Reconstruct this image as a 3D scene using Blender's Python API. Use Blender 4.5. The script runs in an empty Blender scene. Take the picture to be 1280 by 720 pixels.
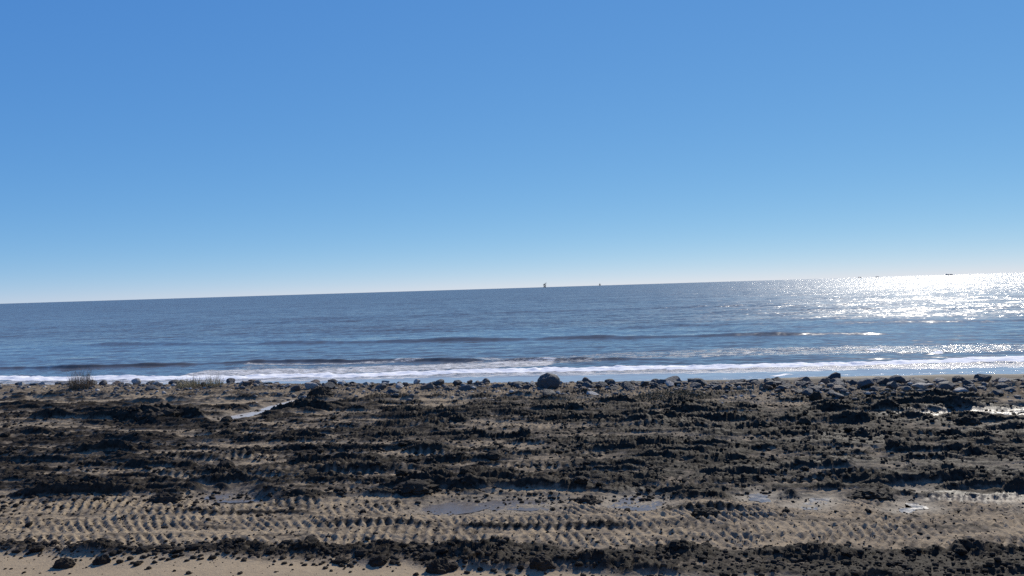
import bpy, bmesh, math, random
import numpy as np
from mathutils import Vector, Matrix, Euler

R = math.radians
rng = random.Random(11)
nrng = np.random.RandomState(5)
scene = bpy.context.scene
col = scene.collection

# ------------------------------------------------------------------ camera
CAM_H = 4.0
FPX = 1004.0                      # focal length in pixels of the 1280 wide photograph
ROLL = -1.745
cam = bpy.data.cameras.new('camera')
cam.sensor_width = 36.0
cam.lens = 36.0 * FPX / 1280.0
cam.clip_start = 0.1
cam.clip_end = 60000
camo = bpy.data.objects.new('camera', cam)
camo.matrix_world = Matrix.Translation((0, 0, CAM_H)) @ Matrix.Rotation(R(90), 4, 'X') @ Matrix.Rotation(R(ROLL), 4, 'Z')
col.objects.link(camo)
scene.camera = camo

# ------------------------------------------------------------------ sky and sun
SUN_AZ = 27.5                     # degrees right of the view direction (+Y)
SUN_EL = 35.5
world = bpy.data.worlds.new('World')
scene.world = world
world.use_nodes = True
wn, wl = world.node_tree.nodes, world.node_tree.links
wn.clear()
wo = wn.new('ShaderNodeOutputWorld')
bg = wn.new('ShaderNodeBackground')
sky = wn.new('ShaderNodeTexSky')
sky.sky_type = 'NISHITA'
sky.sun_disc = False
sky.sun_elevation = R(SUN_EL)
sky.sun_rotation = R(SUN_AZ)
sky.altitude = 7000
sky.air_density = 1.2
sky.dust_density = 0.0
sky.ozone_density = 10.0
# the phone's tone curve on the whole sky: one power and one gain for each channel
sep, comb = wn.new('ShaderNodeSeparateColor'), wn.new('ShaderNodeCombineColor')
wl.new(sky.outputs[0], sep.inputs[0])
for i, (gam, gain) in enumerate(((0.94, 1.36), (0.593, 0.85), (0.252, 0.80))):
    pw, ml = wn.new('ShaderNodeMath'), wn.new('ShaderNodeMath')
    pw.operation, ml.operation = 'POWER', 'MULTIPLY'
    wl.new(sep.outputs[i], pw.inputs[0]); pw.inputs[1].default_value = gam
    wl.new(pw.outputs[0], ml.inputs[0]); ml.inputs[1].default_value = gain * 0.1 ** gam * 10
    wl.new(ml.outputs[0], comb.inputs[i])
bg.inputs['Strength'].default_value = 0.10
wl.new(comb.outputs[0], bg.inputs['Color'])
wl.new(bg.outputs[0], wo.inputs['Surface'])

sun = bpy.data.lights.new('sun', 'SUN')
sun.energy = 4.8
sun.angle = R(0.53)
sun.color = (1.0, 0.93, 0.81)
suno = bpy.data.objects.new('sun', sun)
sdir = Vector((math.sin(R(SUN_AZ)) * math.cos(R(SUN_EL)), math.cos(R(SUN_AZ)) * math.cos(R(SUN_EL)), math.sin(R(SUN_EL))))
suno.rotation_euler = sdir.to_track_quat('Z', 'Y').to_euler()
suno.location = sdir * 100
col.objects.link(suno)

vs = scene.view_settings
vs.view_transform = 'Standard'
vs.look = 'None'
vs.exposure = 0.0
vs.gamma = 1.0
vs.use_curve_mapping = False
scene.render.engine = 'CYCLES'
scene.cycles.max_bounces = 6
scene.cycles.diffuse_bounces = 3
scene.cycles.glossy_bounces = 3
scene.cycles.use_denoising = False
scene.cycles.sample_clamp_direct = 0
scene.cycles.sample_clamp_indirect = 6

# ------------------------------------------------------------------ helpers
SEA_Z = -0.8
SEA_BIAS = 0.10
SHORE = R(6.0)
CU, SU = math.cos(SHORE), math.sin(SHORE)

def to_uv(x, y):
    return x * CU - y * SU, x * SU + y * CU

def to_xy(u, v):
    return u * CU + v * SU, -u * SU + v * CU

def ray(px, py):
    d = camo.matrix_world.to_3x3() @ Vector((px - 640.0, 360.0 - py, -FPX))
    return d.normalized()

def at(px, py, z=0.0):
    """ground point seen at photograph pixel px, py, on a level plane z"""
    d = ray(px, py)
    t = (z - CAM_H) / d.z
    return Vector((0, 0, CAM_H)) + d * t

def rock_line(x):
    return 30.9 - 0.24 * np.clip(x, -27, 30)

def water_line(x):
    return 39.8 - 0.06 * np.clip(x, -60, 60) + 0.02 * np.clip(-x - 24, 0, 40)

_perm = nrng.permutation(512)
_ang = nrng.rand(512) * 2 * math.pi
_gx, _gy = np.cos(_ang), np.sin(_ang)

def perlin(x, y, seed=0):
    xi = np.floor(x).astype(np.int64)
    yi = np.floor(y).astype(np.int64)
    xf = x - xi
    yf = y - yi
    def g(ix, iy, dx, dy):
        h = _perm[(_perm[(ix + seed * 37) & 511] + iy + seed * 11) & 511]
        return _gx[h] * dx + _gy[h] * dy
    a = xf * xf * xf * (xf * (xf * 6 - 15) + 10)
    b = yf * yf * yf * (yf * (yf * 6 - 15) + 10)
    n0 = g(xi, yi, xf, yf) * (1 - a) + g(xi + 1, yi, xf - 1, yf) * a
    n1 = g(xi, yi + 1, xf, yf - 1) * (1 - a) + g(xi + 1, yi + 1, xf - 1, yf - 1) * a
    return (n0 * (1 - b) + n1 * b) * 1.5

def fbm(x, y, octv, seed=0, gain=0.5):
    s, amp = 0, 1.0
    for i in range(octv):
        s = s + amp * perlin(x, y, seed + i)
        x, y, amp = x * 2.03 + 5.1, y * 2.03 + 1.7, amp * gain
    return s

def sstep(e0, e1, x):
    t = np.clip((x - e0) / (e1 - e0), 0, 1)
    return t * t * (3 - 2 * t)

def grid_mesh(name, X, Y, Z, attrs, material):
    nv, nu = X.shape
    co = np.stack([X, Y, Z], -1).reshape(-1, 3).astype(np.float32)
    idx = np.arange(nv * nu, dtype=np.int32).reshape(nv, nu)
    q = np.stack([idx[:-1, :-1], idx[:-1, 1:], idx[1:, 1:], idx[1:, :-1]], -1).reshape(-1)
    me = bpy.data.meshes.new(name)
    me.vertices.add(len(co))
    me.vertices.foreach_set('co', co.ravel())
    nf = len(q) // 4
    me.loops.add(len(q))
    me.loops.foreach_set('vertex_index', q)
    me.polygons.add(nf)
    me.polygons.foreach_set('loop_start', np.arange(0, nf * 4, 4, dtype=np.int32))
    me.polygons.foreach_set('use_smooth', np.ones(nf, dtype=bool))
    me.update()
    for k, a in attrs.items():
        at_ = me.attributes.new(k, 'FLOAT', 'POINT')
        at_.data.foreach_set('value', a.reshape(-1).astype(np.float32))
    me.materials.append(material)
    o = bpy.data.objects.new(name, me)
    col.objects.link(o)
    return o

def raw_mesh(name, verts, faces, material, smooth=False):
    me = bpy.data.meshes.new(name)
    me.from_pydata([tuple(v) for v in verts], [], [tuple(f) for f in faces])
    me.materials.append(material)
    if smooth:
        me.polygons.foreach_set('use_smooth', np.ones(len(me.polygons), dtype=bool))
    me.update()
    return me

def link(name, me, parent=None, loc=None, rot=None, scale=None):
    o = bpy.data.objects.new(name, me)
    col.objects.link(o)
    if parent:
        o.parent = parent
    if loc is not None:
        o.location = loc
    if rot is not None:
        o.rotation_euler = rot
    if scale is not None:
        o.scale = scale
    return o

def tag(o, label=None, category=None, group=None, kind=None):
    if label: o['label'] = label
    if category: o['category'] = category
    if group: o['group'] = group
    if kind: o['kind'] = kind
    return o

# ------------------------------------------------------------------ materials
class NT:
    def __init__(s, name):
        s.m = bpy.data.materials.new(name)
        s.m.use_nodes = True
        s.t = s.m.node_tree
        s.t.nodes.clear()
        s.out = s.n('ShaderNodeOutputMaterial')
        s.p = s.n('ShaderNodeBsdfPrincipled')
        s.t.links.new(s.p.outputs[0], s.out.inputs['Surface'])
    def n(s, typ, **kw):
        nd = s.t.nodes.new(typ)
        for k, v in kw.items():
            if hasattr(nd, k):
                setattr(nd, k, v)
            else:
                s.put(nd, k, v)
        return nd
    def put(s, nd, k, v):
        i = nd.inputs[k]
        if isinstance(v, bpy.types.NodeSocket):
            s.t.links.new(v, i)
        else:
            i.default_value = v
    def coord(s, scale=(1, 1, 1), rotz=0.0, kind='Object'):
        c = s.n('ShaderNodeTexCoord')
        m = s.n('ShaderNodeMapping')
        s.t.links.new(c.outputs[kind], m.inputs['Vector'])
        m.inputs['Scale'].default_value = scale
        m.inputs['Rotation'].default_value = (0, 0, rotz)
        return m.outputs[0]
    def noise(s, vec, scale, detail=4, rough=0.55, dist=0.0):
        nd = s.n('ShaderNodeTexNoise')
        s.put(nd, 'Vector', vec); s.put(nd, 'Scale', scale); s.put(nd, 'Detail', detail)
        s.put(nd, 'Roughness', rough); s.put(nd, 'Distortion', dist)
        return nd.outputs['Fac']
    def ramp(s, fac, stops, interp='LINEAR'):
        nd = s.n('ShaderNodeValToRGB')
        nd.color_ramp.interpolation = interp
        while len(nd.color_ramp.elements) < len(stops):
            nd.color_ramp.elements.new(0.5)
        for e, (pos, c) in zip(nd.color_ramp.elements, stops):
            e.position = pos
            e.color = (*c, 1) if not isinstance(c, (int, float)) else (c, c, c, 1)
        s.put(nd, 'Fac', fac)
        return nd.outputs['Color']
    def math(s, op, a, b=None, clamp=False):
        nd = s.n('ShaderNodeMath', operation=op)
        nd.use_clamp = clamp
        for i, v in enumerate((a, b)):
            if v is None: continue
            if isinstance(v, bpy.types.NodeSocket): s.t.links.new(v, nd.inputs[i])
            else: nd.inputs[i].default_value = v
        return nd.outputs[0]
    def mix(s, fac, a, b):
        nd = s.n('ShaderNodeMix', data_type='RGBA')
        for i, v in ((0, fac), (6, a), (7, b)):
            if isinstance(v, bpy.types.NodeSocket): s.t.links.new(v, nd.inputs[i])
            else: nd.inputs[i].default_value = v if isinstance(v, (int, float)) else (*v, 1)
        return nd.outputs[2]
    def mixf(s, fac, a, b):
        nd = s.n('ShaderNodeMix', data_type='FLOAT')
        for i, v in ((0, fac), (2, a), (3, b)):
            if isinstance(v, bpy.types.NodeSocket): s.t.links.new(v, nd.inputs[i])
            else: nd.inputs[i].default_value = v
        return nd.outputs[0]
    def attr(s, name):
        return s.n('ShaderNodeAttribute', attribute_name=name).outputs['Fac']
    def bump(s, height, strength, dist, normal=None):
        b = s.n('ShaderNodeBump')
        s.put(b, 'Height', height); s.put(b, 'Strength', strength); s.put(b, 'Distance', dist)
        if normal is not None: s.put(b, 'Normal', normal)
        return b.outputs[0]
    def set(s, **kw):
        for k, v in kw.items():
            s.put(s.p, k.replace('_', ' '), v if not (isinstance(v, tuple) and len(v) == 3) else (*v, 1))
        return s.m

def ground_material():
    t = NT('churned_mud_and_sand')
    g = t.coord()
    mud, wet = t.attr('mud'), t.attr('wet')
    n1 = t.noise(g, 7.0, 6, 0.65)
    n2 = t.noise(g, 40.0, 4, 0.6)
    n3 = t.noise(t.coord((1, 2.2, 1), SHORE), 1.1, 5, 0.6)
    sandc = t.mix(n1, (0.28, 0.21, 0.135), (0.42, 0.335, 0.225))
    sandc = t.mix(t.math('MULTIPLY', n3, 0.6), sandc, (0.31, 0.24, 0.155))
    speck = t.ramp(n2, [(0.30, 0.0), (0.42, 1.0)])
    sandc = t.mix(speck, t.mix(0.5, sandc, (0.10, 0.08, 0.06)), sandc)
    mudc = t.mix(t.ramp(n1, [(0.3, 0.0), (0.7, 1.0)]), (0.007, 0.0055, 0.0041), (0.062, 0.051, 0.038))
    mid = t.mix(t.ramp(n1, [(0.25, 0.0), (0.75, 1.0)]), (0.05, 0.041, 0.030), (0.26, 0.208, 0.15))
    f = t.math('ADD', mud, t.math('MULTIPLY', t.math('SUBTRACT', t.noise(g, 16.0, 4, 0.6), 0.5), 0.55), True)
    c = t.mix(t.ramp(f, [(0.08, 0.0), (0.42, 1.0)]), sandc, mid)
    c = t.mix(t.ramp(f, [(0.42, 0.0), (0.78, 1.0)]), c, mudc)
    c = t.mix(t.math('MULTIPLY', wet, 0.45), c, t.mix(0.5, c, (0.06, 0.05, 0.042)))
    rough = t.mixf(wet, t.mixf(f, 0.95, 0.62), 0.40)
    spec = t.mixf(wet, 0.03, 0.45)
    h = t.math('ADD', t.math('MULTIPLY', n1, 0.6), t.math('MULTIPLY', n2, 0.25))
    nrm = t.bump(h, 0.7, 0.05)
    return t.set(Base_Color=c, Roughness=rough, Specular_IOR_Level=spec, Normal=nrm)

def clod_material(name='dark_mud', a=(0.008, 0.006, 0.0042), b=(0.065, 0.053, 0.041), rough=0.7):
    t = NT(name)
    g = t.coord()
    n1 = t.noise(g, 9.0, 6, 0.7)
    c = t.mix(n1, a, b)
    c = t.mix(t.ramp(t.noise(g, 1.3, 3, 0.5), [(0.50, 0.0), (0.75, 0.7)]), c, (0.08, 0.064, 0.047))
    nrm = t.bump(n1, 0.8, 0.05)
    return t.set(Base_Color=c, Roughness=rough, Specular_IOR_Level=0.06, Normal=nrm)

def rock_material(name, a, b, rough=0.7):
    t = NT(name)
    oi = t.n('ShaderNodeObjectInfo')
    g = t.coord()
    n1 = t.noise(g, 3.0, 6, 0.65)
    n2 = t.noise(g, 22.0, 4, 0.6)
    c = t.mix(n1, a, b)
    k = t.mixf(oi.outputs['Random'], 0.65, 1.35)
    hsv = t.n('ShaderNodeHueSaturation')
    t.put(hsv, 'Color', c); t.put(hsv, 'Value', k)
    c2 = t.mix(t.math('MULTIPLY', n2, 0.35), hsv.outputs[0], (0.05, 0.045, 0.04))
    nrm = t.bump(t.math('ADD', n1, t.math('MULTIPLY', n2, 0.35)), 0.7, 0.08)
    return t.set(Base_Color=c2, Roughness=rough, Specular_IOR_Level=0.2, Normal=nrm)

def sea_material():
    t = NT('sea_water')
    foam, calm = t.attr('foam'), t.attr('calm')
    gl = t.coord((1, 1, 1), SHORE)
    # foam: broken lacy patches, drawn out along the shore
    fn = t.noise(t.coord((0.55, 1.5, 1), SHORE), 2.6, 8, 0.68, 0.6)
    fn = t.mixf(0.4, fn, t.noise(t.coord((0.5, 1.6, 1), SHORE), 8.0, 5, 0.7, 0.4))
    fm = t.ramp(t.math('ADD', fn, t.math('SUBTRACT', foam, 0.75)), [(0.34, 0.0), (0.50, 1.0)])
    # wind chop: facet slopes at several wavelengths; shoreward faces are the steeper ones
    geo = t.n('ShaderNodeNewGeometry')
    def vm(op, a_, b_=None, sc=None):
        nd = t.n('ShaderNodeVectorMath', operation=op)
        for i_, v_ in enumerate((a_, b_)):
            if v_ is None: continue
            if isinstance(v_, bpy.types.NodeSocket): t.t.links.new(v_, nd.inputs[i_])
            else: nd.inputs[i_].default_value = v_
        if sc is not None: t.put(nd, 'Scale', sc)
        return nd.outputs[0]
    def slopes(scale, stretch, rot, k):
        nd = t.n('ShaderNodeTexNoise')
        t.put(nd, 'Vector', t.coord((stretch, 1.0, 1), rot)); t.put(nd, 'Scale', scale); t.put(nd, 'Detail', 2.0); t.put(nd, 'Roughness', 0.6)
        return vm('MULTIPLY', vm('SUBTRACT', nd.outputs['Color'], (0.5, 0.5, 0.5)), (k * 1.45, k, 0.0))
    sl = vm('ADD', vm('ADD', slopes(0.09, 0.4, SHORE, 0.26), slopes(0.5, 0.5, SHORE + 0.2, 0.60)), slopes(2.3, 0.7, SHORE - 0.3, 0.72))
    sl = vm('ADD', sl, (-SEA_BIAS * SU, -SEA_BIAS * CU, 0.0))
    sl = vm('SCALE', sl, sc=t.mixf(calm, 1.0, 0.04))
    nrm0 = vm('NORMALIZE', vm('ADD', geo.outputs['Normal'], sl))
    nrm = t.bump(t.math('MULTIPLY', fm, fn), 1.0, 0.02, nrm0)
    c = t.mix(fm, t.mix(t.math('MULTIPLY', t.attr('wash'), fn), (0.112, 0.100, 0.084), (0.62, 0.59, 0.54)), (0.90, 0.88, 0.85))
    return t.set(Base_Color=c, Roughness=t.mixf(t.ramp(fm, [(0.0, 0.0), (0.25, 1.0)]), t.mixf(calm, 0.22, 0.09), 0.8), IOR=1.333, Specular_IOR_Level=t.mixf(fm, 0.5, 0.2), Normal=nrm)

def simple(name, c1, c2, scale=8.0, rough=0.8, metallic=0.0):
    t = NT(name)
    n1 = t.noise(t.coord(), scale, 5, 0.6)
    return t.set(Base_Color=t.mix(n1, c1, c2), Roughness=rough, Metallic=metallic)

M_GROUND = ground_material()
M_SEA = sea_material()
M_CLOD = clod_material()
M_ROCK = rock_material('blue_grey_granite', (0.036, 0.038, 0.040), (0.15, 0.148, 0.143))
M_ROCK_P = rock_material('pale_limestone', (0.30, 0.28, 0.25), (0.46, 0.43, 0.39))
M_ROCK_R = rock_material('brown_rock', (0.11, 0.075, 0.055), (0.22, 0.165, 0.13))
M_STEM = simple('dead_stems', (0.12, 0.082, 0.05), (0.27, 0.20, 0.125), 6)
M_GRASS = simple('dry_grass', (0.28, 0.22, 0.11), (0.48, 0.40, 0.23), 6)
M_SCRUB = simple('scrub_leaves', (0.085, 0.068, 0.030), (0.17, 0.13, 0.065), 6)
M_STEEL = simple('weathered_steel', (0.05, 0.055, 0.06), (0.12, 0.12, 0.12), 0.3, 0.7)
M_HULL = simple('ship_hull', (0.07, 0.08, 0.10), (0.12, 0.13, 0.15), 0.05, 0.6)
M_PAINT = simple('ship_superstructure', (0.5, 0.5, 0.5), (0.6, 0.6, 0.6), 0.1, 0.6)

def puddle_material():
    t = NT('puddle_water')
    n = t.noise(t.coord(), 6.0, 4, 0.5)
    n2 = t.noise(t.coord(), 30.0, 3, 0.5)
    return t.set(Base_Color=t.mix(n, (0.11, 0.09, 0.068), (0.19, 0.155, 0.12)), Roughness=t.ramp(n, [(0.3, 0.10), (0.7, 0.34)]), IOR=1.333,
                 Normal=t.bump(n2, 0.5, 0.006))
M_PUDDLE = puddle_material()
M_RUNNEL_GLINT = simple('runnel_glint_water', (0.48, 0.42, 0.34), (0.62, 0.55, 0.45), 5.0, 0.25)  # pale base colour stands in for the wet glint along the runnel

# ------------------------------------------------------------------ the ground
def spaced(a, b, d0, d1):
    out = [a]
    while out[-1] < b:
        f = (out[-1] - a) / (b - a)
        out.append(out[-1] + d0 + (d1 - d0) * f)
    return out

def outward(start, end, d0, k=1.35):
    out, d, p = [], d0, start
    while p < end:
        p += d
        d *= k
        out.append(p)
    return out

def ridge_from_px(x0, x1, y, th, hgt=None):
    """a windrow of mud seen between photo columns x0..x1 at row y, th pixels thick -> (u0, u1, v, width, height)"""
    a, b = at(x0, y + (x1 - x0) * 0.0), at(x1, y)
    ua, va = to_uv(a.x, a.y); ub, vb = to_uv(b.x, b.y)
    d = (a.y + b.y) / 2
    hgt = hgt or min(0.30, th * d / FPX * 0.75)
    return (ua, ub, va, vb, max(0.16, hgt * 1.1), hgt)

RIDGES = [ridge_from_px(*r) for r in [
    (30, 262, 524, 14), (140, 216, 527, 17), (330, 470, 514, 10), (300, 410, 508, 8), (430, 545, 520, 8), (545, 640, 524, 7),
    (470, 960, 512, 4), (640, 960, 527, 8), (715, 760, 524, 10), (960, 1090, 528, 10), (1000, 1105, 507, 9), (1090, 1225, 509, 13),
    (1195, 1235, 529, 12), (1045, 1090, 529, 10), (980, 1025, 529, 11), (150, 250, 584, 7), (205, 285, 563, 6), (15, 92, 607, 8), (100, 165, 606, 7),
    (355, 490, 582, 11), (410, 445, 607, 9), (470, 560, 611, 12), (695, 815, 590, 11), (752, 860, 560, 9), (770, 850, 553, 7), (880, 965, 594, 8),
    (1060, 1135, 619, 10), (1095, 1215, 591, 9), (1000, 1110, 569, 7), (1180, 1280, 570, 9), (1120, 1280, 545, 9), (1030, 1110, 550, 7),
    (560, 680, 547, 7), (330, 440, 553, 8), (620, 690, 556, 8), (240, 330, 603, 7), (60, 200, 560, 5), (900, 1010, 563, 7), (960, 1060, 588, 8),
    (820, 900, 640, 6), (560, 800, 659, 7), (850, 960, 640, 7), (380, 560, 656, 4), (180, 380, 641, 5),
    (0, 120, 545, 5), (280, 360, 541, 6), (480, 560, 556, 7), (560, 640, 590, 6), (840, 940, 575, 6), (640, 720, 603, 6), (1150, 1280, 610, 8)]]

_rr = random.Random(77)
for _ in range(210):
    v_ = _rr.uniform(15.3, 29.5)
    u_ = _rr.uniform(-1, 1) * (0.66 * v_ + 1) - 0.105 * v_
    L_ = 0.5 + 3.2 * _rr.random() ** 1.8
    tilt_ = _rr.gauss(0, 0.03)
    h_ = _rr.uniform(0.04, 0.13) * min(1.0, 0.55 + L_ * 0.25)
    RIDGES.append((u_ - L_ / 2, u_ + L_ / 2, v_ - tilt_ * L_, v_ + tilt_ * L_, _rr.uniform(0.13, 0.24), h_))
TRACKS = []  # (v centre at u=0, slope, width, u0, u1, pitch, slant, depth)
for (x0, y0, x1, y1, w, pitch, slant, dep) in [
        (-40, 655, 420, 650, 0.62, 0.19, 0.75, 0.050), (-40, 676, 430, 672, 0.60, 0.19, 0.85, 0.050), (330, 668, 1000, 664, 0.62, 0.155, 0.10, 0.045),
        (420, 642, 1000, 636, 0.60, 0.17, 0.55, 0.045), (640, 678, 1060, 676, 0.60, 0.155, 0.02, 0.050), (880, 640, 1330, 634, 0.60, 0.20, -0.55, 0.050),
        (960, 676, 1330, 672, 0.62, 0.18, -0.75, 0.050), (930, 656, 1330, 652, 0.60, 0.18, -0.35, 0.045),
        (560, 584, 720, 582, 0.60, 0.19, 0.1, 0.05), (930, 548, 1180, 546, 0.60, 0.24, 0.1, 0.06), (80, 576, 360, 574, 0.60, 0.19, 0.3, 0.04),
        (480, 570, 760, 566, 0.60, 0.19, 0.2, 0.04), (640, 536, 1040, 533, 0.60, 0.22, 0.0, 0.05), (330, 534, 640, 533, 0.60, 0.22, 0.0, 0.04),
        (260, 594, 520, 592, 0.60, 0.19, 0.1, 0.04), (820, 602, 1100, 600, 0.60, 0.19, -0.2, 0.045), (-40, 592, 250, 592, 0.6, 0.19, 0.4, 0.04)]:
    a, b = at(x0, y0), at(x1, y1)
    ua, va = to_uv(a.x, a.y); ub, vb = to_uv(b.x, b.y)
    if y0 > 630:
        continue                                                     # the tracked sand is laid out below
    TRACKS.append((ua, ub, va, vb, w, pitch, slant, dep))

for (v0, tl, rows) in [(12.62, 0.010, [(-12, -4.2, 0.19, 0.8), (-4.6, 2.6, 0.165, 0.25), (2.0, 12, 0.17, -0.6)]),
                       (13.20, -0.012, [(-12, -5.5, 0.18, 0.9), (-5.0, 1.2, 0.17, 0.15), (0.9, 5.6, 0.155, 0.0), (5.2, 12, 0.18, -0.8)]),
                       (13.72, 0.014, [(-12, -2.8, 0.185, 0.7), (-3.0, 4.0, 0.165, 0.35), (4.2, 12, 0.18, -0.4)]),
                       (14.28, -0.008, [(-12, -6.0, 0.18, 0.5), (-5.2, 3.2, 0.17, 0.6), (3.0, 12, 0.20, -0.5)]),
                       (14.85, 0.010, [(-12, -3.5, 0.19, 0.4), (-1.5, 5.0, 0.18, 0.5), (4.6, 12, 0.20, -0.45)])]:
    for (u0, u1, pitch, slant) in rows:
        TRACKS.append((u0, u1, v0 + tl * u0, v0 + tl * u1, 0.60, pitch, slant, 0.052))

# wet hollows: photograph outlines laid on the level ground
PUDDLES = [
    ('wide grey puddle in the wheel rut beside the low mud heap', [(246, 624), (262, 617), (288, 614), (312, 619), (330, 626), (304, 629), (270, 629)]),
    ('long shallow puddle between the tan track marks and the dark churned mud', [(515, 640), (545, 629), (600, 624), (660, 622), (700, 628), (690, 637), (620, 640), (560, 644)]),
    ('puddle beside the rounded black mud heap', [(752, 632), (768, 622), (795, 617), (830, 624), (838, 633), (800, 638)]),
    ('small bright puddle at the foot of the tracked sand', [(926, 622), (945, 614), (966, 617), (972, 624), (950, 628)]),
    ('glinting puddle below the long black mud ridge', [(985, 633), (1008, 622), (1040, 621), (1048, 630), (1020, 637)]),
    ('narrow glinting puddle behind the tracked sand', [(1110, 638), (1130, 628), (1150, 626), (1168, 634), (1140, 641)]),
    ('thin sunlit puddle on top of the black mud ridge', [(1126, 613), (1144, 609), (1160, 612), (1146, 615)]),
    ('pale runnel of water winding between dark mud banks towards the rocks', [(268, 523), (284, 520), (310, 515), (332, 508), (352, 503), (372, 498), (376, 502), (362, 508), (340, 513), (322, 519), (296, 524), (278, 526)]),
    ('wet silver strip behind the black mud bank', [(1110, 522), (1150, 516), (1210, 513), (1290, 511), (1290, 519), (1220, 520), (1160, 523)]),
]
PUD_XY = []
for lab, poly in PUDDLES:
    PUD_XY.append([(p.x, p.y) for p in (at(x, y, -0.03) for x, y in poly)])

def poly_sd(X, Y, poly):
    """signed distance to a polygon, positive inside"""
    d = np.full(X.shape, 1e9)
    inside = np.zeros(X.shape, dtype=bool)
    n = len(poly)
    for i in range(n):
        x0, y0 = poly[i]; x1, y1 = poly[(i + 1) % n]
        ex, ey = x1 - x0, y1 - y0
        t = np.clip(((X - x0) * ex + (Y - y0) * ey) / (ex * ex + ey * ey), 0, 1)
        d = np.minimum(d, np.hypot(X - x0 - t * ex, Y - y0 - t * ey))
        c = ((y0 > Y) != (y1 > Y)) & (X < (x1 - x0) * (Y - y0) / ((y1 - y0) if y1 != y0 else 1e-9) + x0)
        inside ^= c
    return np.where(inside, d, -d)

def base_height(X, Y, U, V):
    rl, wln = rock_line(X) + 2.2, water_line(X)
    t = np.maximum(0, (Y - rl) / (wln - rl))
    z = SEA_Z * np.where(t < 1, t ** 1.25, 1 + 0.7 * (t - 1))
    z = np.maximum(z, -4)
    z += 0.16 * np.exp(-((Y - rock_line(X)) / 1.6) ** 2)          # low berm under the rocks
    lev = np.clip((9.0 - Y) / 6.5, 0, 1)                            # the levee bank the camera stands on
    z += 2.35 * (lev * lev * (3 - 2 * lev))
    return z

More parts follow.
